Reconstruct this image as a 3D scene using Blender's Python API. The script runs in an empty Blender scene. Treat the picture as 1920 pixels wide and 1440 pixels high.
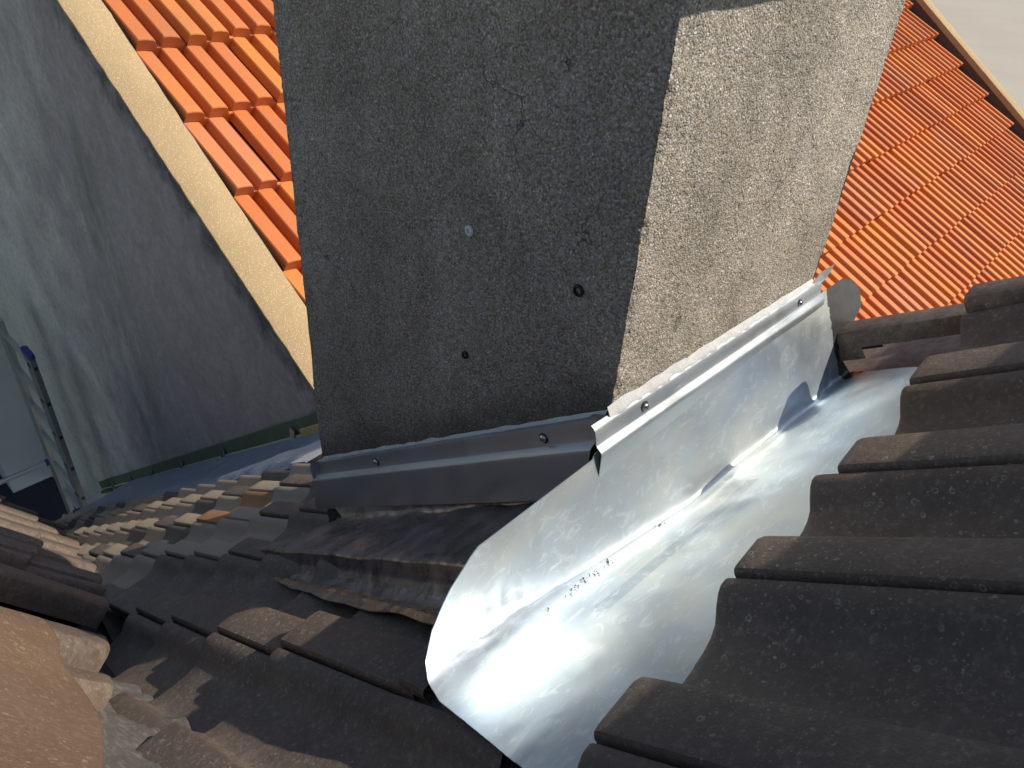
import bpy, math, random
from mathutils import Vector, Matrix, noise
import numpy as np
random.seed(7)
V = Vector
SC = bpy.context.scene
COL = SC.collection

# ------------------------------------------------------------------ camera, light, exposure
cam = bpy.data.objects.new('camera', bpy.data.cameras.new('camera'))
COL.objects.link(cam)
CAM = V((0.42512, -0.68484, 0.60676))
cam.matrix_world = Matrix(((0.72084, -0.44141, 0.53436, CAM.x), (0.69025, 0.38742, -0.61111, CAM.y),
                           (0.06273, 0.80936, 0.58395, CAM.z), (0, 0, 0, 1)))
cam.data.sensor_width = 36.0
cam.data.lens = 36.0 * 1443.0 / 1920.0
cam.data.clip_start = 0.02
cam.data.clip_end = 2000.0
SC.camera = cam

SUN = V((0.545, 0.42, 0.728)).normalized()          # direction towards the sun
world = bpy.data.worlds.new('World')
SC.world = world
world.use_nodes = True
wn = world.node_tree.nodes
sky = wn.new('ShaderNodeTexSky')
sky.sky_type = 'NISHITA'
sky.sun_disc = False
sky.sun_elevation = math.asin(SUN.z)
sky.sun_rotation = math.atan2(SUN.x, SUN.y)
sky.air_density = 1.0
sky.dust_density = 1.0
world.node_tree.links.new(sky.outputs[0], wn['Background'].inputs[0])
wn['Background'].inputs[1].default_value = 0.105
sl = bpy.data.lights.new('sun', 'SUN')
sl.energy = 4.9
sl.angle = math.radians(0.53)
sl.color = (1.0, 0.90, 0.76)
sun = bpy.data.objects.new('sun', sl)
COL.objects.link(sun)
sun.rotation_euler = SUN.to_track_quat('Z', 'Y').to_euler()
SC.view_settings.view_transform = 'Standard'
SC.view_settings.look = 'None'
SC.view_settings.exposure = 0.25
SC.view_settings.gamma = 1.0
SC.view_settings.use_curve_mapping = False
SC.cycles.max_bounces = 6

# ------------------------------------------------------------------ material helpers
class N:
    """small node graph builder"""
    def __init__(s, name):
        s.m = bpy.data.materials.new(name); s.m.use_nodes = True
        s.t = s.m.node_tree; s.n = s.t.nodes; s.b = s.n['Principled BSDF']
    def link(s, a, b): s.t.links.new(a, b)
    def put(s, sock, v):
        if hasattr(v, 'is_output'): s.link(v, sock)
        elif isinstance(v, (tuple, list)): sock.default_value = tuple(v) + ((1,) if len(v) == 3 and sock.type == 'RGBA' else ())
        else: sock.default_value = v
    def coord(s, scale=(1, 1, 1), kind='Object', rot=(0, 0, 0)):
        c = s.n.new('ShaderNodeTexCoord'); m = s.n.new('ShaderNodeMapping')
        m.inputs['Scale'].default_value = scale; m.inputs['Rotation'].default_value = rot
        s.link(c.outputs[kind], m.inputs[0]); return m.outputs[0]
    def geo(s, scale=(1, 1, 1), rot=(0, 0, 0)):
        c = s.n.new('ShaderNodeNewGeometry'); m = s.n.new('ShaderNodeMapping')
        m.inputs['Scale'].default_value = scale; m.inputs['Rotation'].default_value = rot
        s.link(c.outputs['Position'], m.inputs[0]); return m.outputs[0]
    def noise(s, co, scale, detail=4, rough=.55, dist=0.0):
        x = s.n.new('ShaderNodeTexNoise'); s.link(co, x.inputs['Vector'])
        x.inputs['Scale'].default_value = scale; x.inputs['Detail'].default_value = detail
        x.inputs['Roughness'].default_value = rough; x.inputs['Distortion'].default_value = dist
        return x.outputs['Fac']
    def vor(s, co, scale, out='Distance', feature='F1', rnd=1.0):
        x = s.n.new('ShaderNodeTexVoronoi'); x.feature = feature; s.link(co, x.inputs['Vector'])
        x.inputs['Scale'].default_value = scale; x.inputs['Randomness'].default_value = rnd
        return x.outputs[out]
    def ramp(s, f, stops):
        x = s.n.new('ShaderNodeValToRGB'); s.link(f, x.inputs[0]); e = x.color_ramp.elements
        while len(e) < len(stops): e.new(0.5)
        for el, (p, c) in zip(e, stops):
            el.position = p
            el.color = (c, c, c, 1) if not isinstance(c, (tuple, list)) else (*c, 1)
        return x.outputs[0]
    def mix(s, f, a, b, mode='MIX'):
        x = s.n.new('ShaderNodeMix'); x.data_type = 'RGBA'; x.blend_type = mode
        s.put(x.inputs[0], f); s.put(x.inputs[6], a); s.put(x.inputs[7], b); return x.outputs[2]
    def math(s, op, a, b=0.0, c=0.0, clamp=False):
        x = s.n.new('ShaderNodeMath'); x.operation = op; x.use_clamp = clamp
        s.put(x.inputs[0], a); s.put(x.inputs[1], b); s.put(x.inputs[2], c); return x.outputs[0]
    def sep(s, v):
        x = s.n.new('ShaderNodeSeparateXYZ'); s.link(v, x.inputs[0]); return x.outputs
    def objrand(s):
        return s.n.new('ShaderNodeObjectInfo').outputs['Random']
    def bump(s, h, strength=.5, dist=.002, prev=None):
        x = s.n.new('ShaderNodeBump'); x.inputs['Strength'].default_value = strength
        x.inputs['Distance'].default_value = dist; s.link(h, x.inputs['Height'])
        if prev is not None: s.link(prev, x.inputs['Normal'])
        return x.outputs[0]
    def out(s, color=None, rough=None, metal=None, normal=None, spec=None):
        if color is not None: s.put(s.b.inputs['Base Color'], color)
        if rough is not None: s.put(s.b.inputs['Roughness'], rough)
        if metal is not None: s.put(s.b.inputs['Metallic'], metal)
        if normal is not None: s.link(normal, s.b.inputs['Normal'])
        if spec is not None: s.b.inputs['Specular IOR Level'].default_value = spec
        return s.m

def mat_pebble():
    g = N('pebble_render')
    co = g.geo()
    v = g.vor(co, 400, 'Color'); d = g.vor(co, 400)
    sp = g.sep(v)
    grain = g.ramp(sp[0], [(0, (.24, .215, .175)), (.35, (.40, .36, .295)), (.7, (.50, .46, .385)), (.93, (.58, .54, .47)), (1, (.78, .76, .72))])
    och = g.math('GREATER_THAN', sp[1], .975)
    c = g.mix(och, grain, (.38, .22, .07))
    big = g.vor(co, 125, 'Color'); bd = g.vor(co, 125); bs = g.sep(big)
    white = g.math('MULTIPLY', g.math('GREATER_THAN', bs[0], .93), g.math('LESS_THAN', bd, .22))
    c = g.mix(white, c, (.80, .79, .76))
    st = g.noise(g.geo((1, 1, .35)), 5, 6, .65)
    c = g.mix(g.ramp(st, [(.35, 0), (.7, .55)]), c, g.mix(.6, c, (.11, .10, .085), 'MULTIPLY'))
    pt = g.noise(g.geo((1, 1, .8)), 3.2, 5, .65, .6)
    c = g.mix(g.ramp(pt, [(.38, .55), (.62, 0)]), c, (.62, .61, .59), 'MULTIPLY')
    c = g.mix(g.ramp(g.noise(co, 11, 5, .7), [(.55, 0), (.75, .35)]), c, (.46, .44, .40))
    ck = g.n.new('ShaderNodeTexVoronoi'); ck.feature = 'DISTANCE_TO_EDGE'; ck.inputs['Scale'].default_value = 3.3
    wv = g.n.new('ShaderNodeTexNoise'); wv.inputs['Scale'].default_value = 9; wv.inputs['Detail'].default_value = 6; g.link(co, wv.inputs['Vector'])
    sc_ = g.n.new('ShaderNodeVectorMath'); sc_.operation = 'MULTIPLY_ADD'; sc_.inputs[1].default_value = (.16, .16, .16)
    g.link(wv.outputs['Color'], sc_.inputs[0]); g.link(co, sc_.inputs[2]); g.link(sc_.outputs[0], ck.inputs['Vector'])
    crack = g.math('MULTIPLY', g.math('LESS_THAN', ck.outputs['Distance'], .0035), g.ramp(g.noise(co, 4, 3), [(.50, 0), (.56, .65)]))
    c = g.mix(crack, c, (.05, .045, .04))
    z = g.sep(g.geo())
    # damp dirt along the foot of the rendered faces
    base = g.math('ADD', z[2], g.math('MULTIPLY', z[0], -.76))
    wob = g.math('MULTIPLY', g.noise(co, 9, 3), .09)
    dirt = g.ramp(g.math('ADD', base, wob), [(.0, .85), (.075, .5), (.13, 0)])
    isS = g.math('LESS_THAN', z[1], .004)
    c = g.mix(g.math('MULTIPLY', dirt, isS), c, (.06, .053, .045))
    gap = g.ramp(d, [(.0, 1), (.6, .85), (1, .5)])
    c = g.mix(1, c, gap, 'MULTIPLY')
    h = g.math('ADD', g.math('MULTIPLY', d, -1.0), g.math('MULTIPLY', bd, -.5))
    return g.out(c, .85, 0, g.bump(h, .6, .0022), .3)

def mat_brown_tile(name='brown_tile', warm=0.0, wc=(.30, .19, .11)):
    g = N(name)
    co = g.geo()
    n1 = g.noise(co, 7, 6, .65); r = g.objrand()
    c = g.mix(n1, (.070, .054, .046), (.135, .106, .086))
    c = g.mix(g.ramp(r, [(0, 0), (1, .45)]), c, (.15, .108, .08))
    n2 = g.noise(co, 130, 3, .6)
    c = g.mix(g.ramp(n2, [(.52, 0), (.72, .5)]), c, (.25, .21, .165))
    c = g.mix(g.ramp(g.noise(co, 22, 5, .7), [(.5, 0), (.75, .4)]), c, (.20, .165, .13))
    c = g.mix(g.ramp(g.noise(co, 3.5, 5, .7), [(.5, 0), (.7, .4)]), c, (.05, .042, .038))
    # ring shaped lichen
    wco = g.n.new('ShaderNodeVectorMath'); wco.operation = 'ADD'
    nz = g.n.new('ShaderNodeTexNoise'); nz.inputs['Scale'].default_value = 60; g.link(co, nz.inputs['Vector'])
    vs = g.n.new('ShaderNodeVectorMath'); vs.operation = 'SCALE'; vs.inputs['Scale'].default_value = .011
    g.link(nz.outputs['Color'], vs.inputs[0]); g.link(co, wco.inputs[0]); g.link(vs.outputs[0], wco.inputs[1])
    den = g.ramp(g.noise(co, 5, 4, .65), [(.40, 0), (.66, 1)])
    for sc, th, k in ((105, .50, .42), (190, .55, .40), (330, .6, .35)):
        d = g.vor(wco.outputs[0], sc); col = g.sep(g.vor(wco.outputs[0], sc, 'Color'))
        rad = g.math('MULTIPLY_ADD', col[1], .24, .06)
        ring = g.math('SUBTRACT', 1.0, g.math('MULTIPLY', g.math('ABSOLUTE', g.math('SUBTRACT', d, rad)), 9.0), clamp=True)
        on = g.math('MULTIPLY', g.math('MULTIPLY', g.math('GREATER_THAN', col[0], th), col[2]), den)
        brk = g.ramp(g.noise(co, 260, 3, .7), [(.38, .15), (.6, 1)])
        c = g.mix(g.math('MULTIPLY', g.math('MULTIPLY', g.math('MULTIPLY', ring, on), brk), k * 3.6), c, (.42, .38, .31))
    ge = g.n.new('ShaderNodeNewGeometry')
    c = g.mix(g.math('MULTIPLY', g.ramp(ge.outputs['Pointiness'], [(.505, 0), (.56, .55)]), g.ramp(g.noise(co, 45, 4, .7), [(.40, 0), (.6, 1)])), c, (.27, .225, .18))
    if warm: c = g.mix(warm, c, wc)
    nb = g.bump(g.noise(co, 420, 3, .6), .55, .0014)
    nb = g.bump(g.noise(co, 120, 4, .7), .3, .002, nb)
    nb = g.bump(n1, .4, .008, nb)
    return g.out(c, g.ramp(n1, [(.3, .45), (.7, .68)]), 0, nb, .35)

def mat_orange():
    g = N('orange_clay')
    co = g.geo(); r = g.objrand()
    c = g.ramp(r, [(0, (.44, .12, .030)), (.4, (.54, .165, .045)), (.75, (.57, .20, .035)), (1, (.50, .175, .075))])
    n = g.noise(co, 6, 5, .6)
    c = g.mix(g.ramp(n, [(.45, 0), (.8, .4)]), c, (.42, .17, .08))
    n3 = g.noise(co, 40, 4, .7)
    c = g.mix(g.ramp(n3, [(.60, 0), (.78, .6)]), c, (.22, .10, .05))
    n4 = g.noise(g.geo((1, 1, 1)), 1.3, 5, .7)
    c = g.mix(g.ramp(n4, [(.42, 0), (.75, .45)]), c, (.30, .13, .07))
    c = g.mix(g.ramp(g.noise(co, 160, 3, .7), [(.58, 0), (.75, .3)]), c, (.72, .42, .24))
    return g.out(c, .55, 0, g.bump(g.noise(co, 70, 3), .2, .003), .4)

def mat_metal(name, base, rough, cloud=1.0, scr=1.0, wave=.004, metal=1.0, dull=False):
    g = N(name)
    co = g.geo()
    n1 = g.noise(co, 9, 5, .6, .6); n2 = g.noise(co, 55, 5, .7)
    c = g.mix(g.ramp(n1, [(.3, 0), (.7, 1)]), tuple(b * .86 for b in base), base)
    c = g.mix(g.ramp(n2, [(.55, 0), (.8, .35 * cloud)]), c, tuple(min(1, b * 1.15) for b in base))
    s1 = g.noise(g.geo((6, 220, 40), (0, 0, .5)), 2.2, 3, .6)
    s2 = g.noise(g.geo((260, 9, 60), (.3, .2, -.3)), 1.7, 3, .6)
    sm = g.math('MULTIPLY', g.math('GREATER_THAN', s2, .69), scr)
    c = g.mix(g.math('MULTIPLY', sm, .4), c, (.93, .94, .95))
    if dull:
        n5 = g.noise(g.geo((1, .5, 1)), 6, 4, .6, .5)
        c = g.mix(g.ramp(n5, [(.38, 0), (.62, .75)]), c, (.62, .63, .58))  # cream patches over the blue base, reflections painted into the zinc colour
    if dull:                                     # scuffed grey far end, darkened to paint in a dark reflection
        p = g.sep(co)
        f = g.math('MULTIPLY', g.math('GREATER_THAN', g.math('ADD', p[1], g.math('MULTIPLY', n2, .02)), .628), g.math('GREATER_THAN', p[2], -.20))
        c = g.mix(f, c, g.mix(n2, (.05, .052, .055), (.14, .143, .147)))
    if dull:                                     # scuffed band and hand smears on the apron
        p = g.sep(co)
        d = g.math('ABSOLUTE', g.math('SUBTRACT', p[0], g.math('MULTIPLY_ADD', p[1], -.004, .1372)))
        band = g.math('MULTIPLY', g.math('SUBTRACT', 1.0, g.math('MULTIPLY', g.math('MAXIMUM', g.math("SUBTRACT", d, .0085), 0), 900), clamp=True),
                      g.math('MULTIPLY', g.math('GREATER_THAN', p[1], -.17), g.math('LESS_THAN', p[1], .20)))
        band = g.math('MULTIPLY', band, g.ramp(g.noise(co, 30, 4, .7), [(.3, .35), (.6, .8)]))
        c = g.mix(band, c, (.33, .40, .47))
        sm2 = g.ramp(g.noise(g.geo((40, 14, 20), (0, 0, .9)), 1.6, 5, .75, 1.5), [(.54, 0), (.62, .5)])
        c = g.mix(g.math('MULTIPLY', sm2, g.math('LESS_THAN', p[1], .61)), c, (.74, .79, .82))
    r = g.math('ADD', g.ramp(n1, [(.25, rough * .75), (.75, rough * 1.35)]), g.math('MULTIPLY', g.math('ADD', s1, sm), .05))
    nb = g.bump(g.noise(co, 4.5, 2, .45), 1.0, wave)
    nb = g.bump(s1, .12, .0006, nb)
    nb = g.bump(n2, .15, .0008, nb)
    return g.out(c, r, metal, nb)

def mat_lead():
    g = N('dark_lead')
    co = g.geo()
    n1 = g.noise(co, 14, 6, .7, .8)
    c = g.mix(g.ramp(n1, [(.35, 0), (.65, 1)]), (.14, .122, .135), (.32, .29, .31))
    n2 = g.noise(g.geo((30, 4, 30)), 3, 5, .7)
    c = g.mix(g.ramp(n2, [(.60, 0), (.8, .7)]), c, (.42, .32, .22))
    a = g.n.new('ShaderNodeAttribute'); a.attribute_name = 'fold_light'
    c = g.mix(g.math('MULTIPLY', a.outputs['Fac'], g.ramp(g.noise(co, 38, 5, .75), [(.40, 0), (.58, 1)])), c, (.50, .36, .20))  # tan light on folds and skirt edge, painted into the lead colour
    return g.out(c, g.ramp(n1, [(.3, .20), (.7, .38)]), .72, g.bump(g.noise(co, 28, 4, .6), .35, .004))

def mat_plain(name, col, rough=.7, metal=0.0, var=.25, scale=12, bump=.2, bd=.003):
    g = N(name); co = g.geo()
    n = g.noise(co, scale, 6, .65)
    c = g.mix(n, tuple(x * (1 - var) for x in col), tuple(min(1, x * (1 + var)) for x in col))
    return g.out(c, rough, metal, g.bump(g.noise(co, scale * 6, 4, .6), bump, bd))

def mat_stained_wall():
    g = N('stained_render')
    co = g.geo(); p = g.sep(co)
    st = g.noise(g.geo((1.1, 1, .9), (0, .5, 0)), 2.3, 8, .68, .4)
    fine = g.noise(g.geo((1.2, 1, .9), (0, .5, 0)), 5.5, 8, .70, .5)
    clean = g.mix(g.noise(co, 3, 5), (.50, .50, .45), (.66, .66, .59))
    dark = g.mix(fine, (.19, .18, .17), (.44, .42, .40))
    # dirt is heaviest below the coping and thins out towards the free end of the wall
    far = g.math('MULTIPLY_ADD', p[0], -.34, -1.45)
    f = g.math('ADD', far, g.math('MULTIPLY_ADD', st, 1.8, -.95))
    c = g.mix(g.ramp(f, [(.0, 0), (.75, 1)]), dark, clean)
    c = g.mix(g.ramp(fine, [(.5, 0), (.75, .5)]), c, (.33, .34, .35))
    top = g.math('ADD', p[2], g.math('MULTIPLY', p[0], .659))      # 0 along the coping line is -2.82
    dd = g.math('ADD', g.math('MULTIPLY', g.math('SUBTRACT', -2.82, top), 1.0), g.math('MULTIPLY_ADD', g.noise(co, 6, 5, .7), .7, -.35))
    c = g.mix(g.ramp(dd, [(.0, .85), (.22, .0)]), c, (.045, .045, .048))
    gr = g.math('SUBTRACT', 1.0, g.math('MULTIPLY', g.math('ABSOLUTE', g.math('ADD', p[0], 4.3)), 1.6), clamp=True)
    c = g.mix(g.math('MULTIPLY', gr, g.ramp(g.noise(g.geo((1.5, 1, .5)), 3, 5, .6), [(.48, 0), (.7, .7)])), c, (.13, .135, .09))
    c = g.mix(g.ramp(g.noise(co, 26, 6, .75), [(.35, .35), (.6, 0)]), c, (.12, .12, .12))
    c = g.mix(g.ramp(g.noise(co, 90, 4, .75), [(.55, 0), (.72, .35)]), c, (.50, .50, .49))
    return g.out(c, .85, 0, g.bump(g.noise(co, 60, 5, .7), .6, .010), .3)

def mat_coping():
    g = N('sandy_coping'); co = g.geo()
    n = g.noise(co, 4, 6, .65)
    c = g.mix(n, (.29, .21, .115), (.41, .31, .18))
    d = g.vor(co, 150); cc = g.sep(g.vor(co, 150, 'Color'))
    c = g.mix(g.math('MULTIPLY', g.math('LESS_THAN', d, .28), g.math('GREATER_THAN', cc[0], .6)), c, (.60, .50, .33))
    c = g.mix(g.math('MULTIPLY', g.math('LESS_THAN', d, .25), g.math('LESS_THAN', cc[0], .22)), c, (.26, .19, .11))
    c = g.mix(g.ramp(g.noise(co, 16, 5, .7), [(.66, 0), (.78, .55)]), c, (.26, .22, .15))
    return g.out(c, .9, 0, g.bump(g.math('ADD', d, g.noise(co, 60, 4)), .5, .003), .2)

def mat_mortar():
    g = N('grey_mortar'); co = g.geo()
    n = g.noise(co, 16, 6, .7)
    c = g.mix(n, (.075, .07, .065), (.16, .15, .14))
    s = g.noise(g.geo((3, 60, 20), (0, 0, .3)), 3, 4, .7)
    c = g.mix(g.ramp(s, [(.5, 0), (.7, .5)]), c, (.30, .285, .26))
    return g.out(c, .95, 0, g.bump(g.math('ADD', n, s), .6, .004), .2)

def mat_yard():
    g = N('concrete_yard'); co = g.geo()
    n = g.noise(co, .25, 4, .6); n2 = g.noise(co, 1.1, 5, .6)
    c = g.mix(n, (.30, .275, .23), (.38, .35, .30))
    c = g.mix(g.ramp(n2, [(.55, 0), (.8, .3)]), c, (.34, .31, .30))
    return g.out(c, .9)

M = dict(
    pebble=mat_pebble(), tile=mat_brown_tile(), tile_sunlit=mat_brown_tile('weathered_sunlit_tile', .68, (.42, .335, .235)), tile_tan=mat_brown_tile('tan_tile', .38, (.24, .145, .08)), tile_rust=mat_brown_tile('rusty_tile', .6, (.42, .20, .07)), orange=mat_orange(),
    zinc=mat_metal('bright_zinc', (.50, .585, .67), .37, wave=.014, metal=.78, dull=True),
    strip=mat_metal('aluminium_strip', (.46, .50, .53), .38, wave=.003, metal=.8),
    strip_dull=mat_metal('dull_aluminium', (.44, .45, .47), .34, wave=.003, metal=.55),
    tape=mat_metal('scuffed_zinc', (.48, .55, .61), .46, wave=.001, metal=.6),
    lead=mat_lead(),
    blue_lead=mat_metal('blue_grey_lead', (.30, .35, .44), .42, wave=.02, metal=.6),
    wall=mat_stained_wall(), coping=mat_coping(), mortar=mat_mortar(), yard=mat_yard(),
    deck=mat_plain('roof_felt', (.02, .019, .018), .9),
    bitumen=mat_plain('bitumen_felt', (.022, .022, .027), .8),
    cap=mat_plain('concrete_cap', (.30, .29, .27), .9),
    panelwall=mat_plain('pale_render', (.42, .45, .43), .85, 0, .2, 1.5),
    sealant=mat_plain('clear_sealant', (.50, .51, .52), .22, 0, .15, 25, .5, .004),
    steel=mat_plain('screw_steel', (.55, .56, .58), .25, 1.0, .1),
    rubber=mat_plain('black_rubber', (.015, .015, .016), .6),
    plastic=mat_plain('white_plastic', (.72, .71, .68), .5, 0, .05),
    grit=mat_plain('brown_grit', (.11, .085, .06), .9),
    ladder=mat_plain('ladder_aluminium', (.50, .52, .52), .38, .8, .08),
    ladder_dark=mat_plain('ladder_stile', (.17, .19, .19), .5, .3, .1),
    blue=mat_plain('blue_plastic', (.02, .035, .16), .45, 0, .1),
    green=mat_plain('mossy_profile', (.07, .10, .06), .7, 0, .5, 9),
    trim=mat_plain('pale_profile_edge', (.38, .42, .26), .6, 0, .25, 5),
    ochre=mat_plain('ochre_mortar', (.42, .30, .13), .9, 0, .3, 20),
    parapet=mat_plain('dark_parapet', (.10, .075, .06), .9, 0, .3),
    house=mat_plain('house_render', (.35, .33, .30), .9),
)

# ------------------------------------------------------------------ mesh helpers
def mesh_obj(name, verts, faces, m, parent=None, smooth=None, loc=None):
    me = bpy.data.meshes.new(name)
    me.from_pydata([tuple(v) for v in verts], [], faces)
    me.materials.append(m)
    if smooth is not None:
        me.polygons.foreach_set('use_smooth', [True] * len(me.polygons))
        me.set_sharp_from_angle(angle=math.radians(smooth))
    me.validate(); me.update()
    o = bpy.data.objects.new(name, me); COL.objects.link(o)
    if loc is not None: o.location = loc
    if parent is not None: o.parent = parent
    return o

def tag(o, label=None, cat=None, group=None, kind=None):
    if label: o['label'] = label
    if cat: o['category'] = cat
    if group: o['group'] = group
    if kind: o['kind'] = kind
    return o

def empty(name, loc=(0, 0, 0)):
    o = bpy.data.objects.new(name, None); COL.objects.link(o); o.location = loc
    o.empty_display_size = .1
    return o

def loft(rings, close_ring=False, caps=False):
    vs, fs = [], []
    n = len(rings[0])
    for r in rings: vs += [V(p) for p in r]
    for i in range(len(rings) - 1):
        for j in range(n if close_ring else n - 1):
            k = (j + 1) % n
            fs.append((i * n + j, i * n + k, (i + 1) * n + k, (i + 1) * n + j))
    if caps:
        fs.append(tuple(range(n - 1, -1, -1))); b = (len(rings) - 1) * n
        fs.append(tuple(range(b, b + n)))
    return vs, fs

def thick(vs, fs, t):
    """give an open sheet a thickness t along its negative normals (closed rim)"""
    me = bpy.data.meshes.new('tmp'); me.from_pydata([tuple(v) for v in vs], [], fs); me.update()
    nr = [v.normal.copy() for v in me.vertices]
    cnt = {}
    for f in fs:
        for i in range(len(f)):
            e = (f[i], f[(i + 1) % len(f)]); key = (min(e), max(e)); cnt.setdefault(key, []).append(e)
    n = len(vs); v2 = [V(v) for v in vs] + [V(v) - nr[i] * t for i, v in enumerate(vs)]
    f2 = list(fs) + [tuple(i + n for i in reversed(f)) for f in fs]
    for k, e in cnt.items():
        if len(e) == 1:
            a, b = e[0]; f2.append((b, a, a + n, b + n))
    bpy.data.meshes.remove(me)
    return v2, f2

def box(c0, c1):
    x0, y0, z0 = c0; x1, y1, z1 = c1
    v = [(x0, y0, z0), (x1, y0, z0), (x1, y1, z0), (x0, y1, z0), (x0, y0, z1), (x1, y0, z1), (x1, y1, z1), (x0, y1, z1)]
    f = [(3, 2, 1, 0), (4, 5, 6, 7), (0, 1, 5, 4), (1, 2, 6, 5), (2, 3, 7, 6), (3, 0, 4, 7)]
    return v, f

def join(parts):
    vs, fs = [], []
    for v, f in parts:
        b = len(vs); vs += list(v); fs += [tuple(i + b for i in q) for q in f]
    return vs, fs

def bar(p0, p1, w, h, up=V((0, 0, 1)), bev=.15):
    p0, p1 = V(p0), V(p1); d = (p1 - p0).normalized(); s = d.cross(up).normalized(); u = s.cross(d).normalized()
    b = min(w, h) * bev
    pr = [(-w / 2 + b, -h / 2), (w / 2 - b, -h / 2), (w / 2, -h / 2 + b), (w / 2, h / 2 - b), (w / 2 - b, h / 2), (-w / 2 + b, h / 2), (-w / 2, h / 2 - b), (-w / 2, -h / 2 + b)]
    return loft([[p + s * a + u * c for a, c in pr] for p in (p0, p1)], True, True)

def disc(c, ax, rs, seg=20):
    """lathe: rs = [(radius, height)] about axis ax at c"""
    ax = V(ax).normalized(); t = ax.orthogonal().normalized(); b = ax.cross(t)
    rings = [[V(c) + (t * math.cos(2 * math.pi * k / seg) + b * math.sin(2 * math.pi * k / seg)) * r + ax * h for k in range(seg)] for r, h in rs]
    return loft(rings, True, True)

def interp(x, xs, ys): return float(np.interp(x, xs, ys))

# roof frame of the brown roof: a up the slope, b along the courses, c out of the slope
A_ = V((0.783654, 0.030187, 0.620464)); W_ = V((-0.053841, 0.998360, 0.019429)); N_ = V((-0.618860, -0.048633, 0.783994))
P0 = V((0, 0, -0.24))
def RF(a, b, c=0.0): return P0 + A_ * a + W_ * b + N_ * c

# ------------------------------------------------------------------ ground and surroundings
gr = mesh_obj('ground', [(-600, -600, -6.6), (600, -600, -6.6), (600, 600, -6.6), (-600, 600, -6.6)], [(0, 1, 2, 3)], M['yard'])
tag(gr, kind='structure')
fr = mesh_obj('flat_roof', *box((-12, -6, -6.55), (-3.2, .79, -6.334)), M['bitumen'])
tag(fr, kind='structure')

# ------------------------------------------------------------------ chimney
def rough_face(o0, du, dv, nu, nv, nrm, amp=.0018, edge=(1, 1)):
    vs = []
    nrm = V(nrm)
    for j in range(nv + 1):
        for i in range(nu + 1):
            p = V(o0) + V(du) * (i / nu) + V(dv) * (j / nv)
            h = noise.noise(p * 170) * amp * .45 + noise.noise(p * 330) * amp * .55 + noise.noise(p * 22) * .0022 + noise.noise(p * 8) * .0028
            # chipped arris between the two visible faces
            if abs(p.x) < .014 and abs(p.y) < .014:
                k = max(0.0, 1 - max(abs(p.x), abs(p.y)) / .014)
                ch = max(0.0, noise.noise(V((3.1, 7.7, p.z * 26))) - .12) * .008 + max(0.0, noise.noise(V((1.1, 2.7, p.z * 95)))) * .004
                p = p + V((-1, 1, 0)) * ch * k
            vs.append(p + nrm * h)
    fs = [(j * (nu + 1) + i, j * (nu + 1) + i + 1, (j + 1) * (nu + 1) + i + 1, (j + 1) * (nu + 1) + i) for j in range(nv) for i in range(nu)]
    return vs, fs
chim = empty('chimney', (-.355, .295, -.5))
tag(chim, 'square chimney stack in rough pebble render, one face in shade and one in full sun', 'chimney')
def child(o, par):
    o.parent = par; o.matrix_parent_inverse = Matrix.Translation(-par.location); return o
CZ0, CZ1 = -1.15, .592
f1 = rough_face((-.711, 0, CZ0), (.711, 0, 0), (0, 0, CZ1 - CZ0), 220, 540, (0, -1, 0))
f2 = rough_face((0, 0, CZ0), (0, .59, 0), (0, 0, CZ1 - CZ0), 260, 760, (1, 0, 0))
f3 = rough_face((0, .59, CZ0), (-.711, 0, 0), (0, 0, CZ1 - CZ0), 60, 120, (0, 1, 0))
f4 = rough_face((-.711, .59, CZ0), (0, -.59, 0), (0, 0, CZ1 - CZ0), 60, 120, (-1, 0, 0))
child(mesh_obj('stack', *join([f1, f2, f3, f4]), M['pebble'], smooth=60), chim)
child(mesh_obj('cap', *box((-.79, -.086, CZ1 - .002), (.088, .672, CZ1 + .10)), M['cap']), chim)
pl = disc((-.273, .003, .157), (0, -1, 0), [(.0078, 0), (.0078, .004), (.0062, .0055), (.004, .0055), (.0034, .002)], 16)
child(mesh_obj('wall_plug', *pl, M['plastic'], smooth=30), chim)
for (x, z, r) in ((-.076, .149, .0062), (-.272, -.046, .0050)):
    hole = disc((x, .004, z), (0, -1, 0), [(r * 1.35, 0), (r * 1.3, .0065), (r * .9, .0075), (r * .75, .0045), (r * .7, -.004)], 14)
    child(mesh_obj('drill_hole', *hole, M['rubber'], smooth=30), chim)

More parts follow.
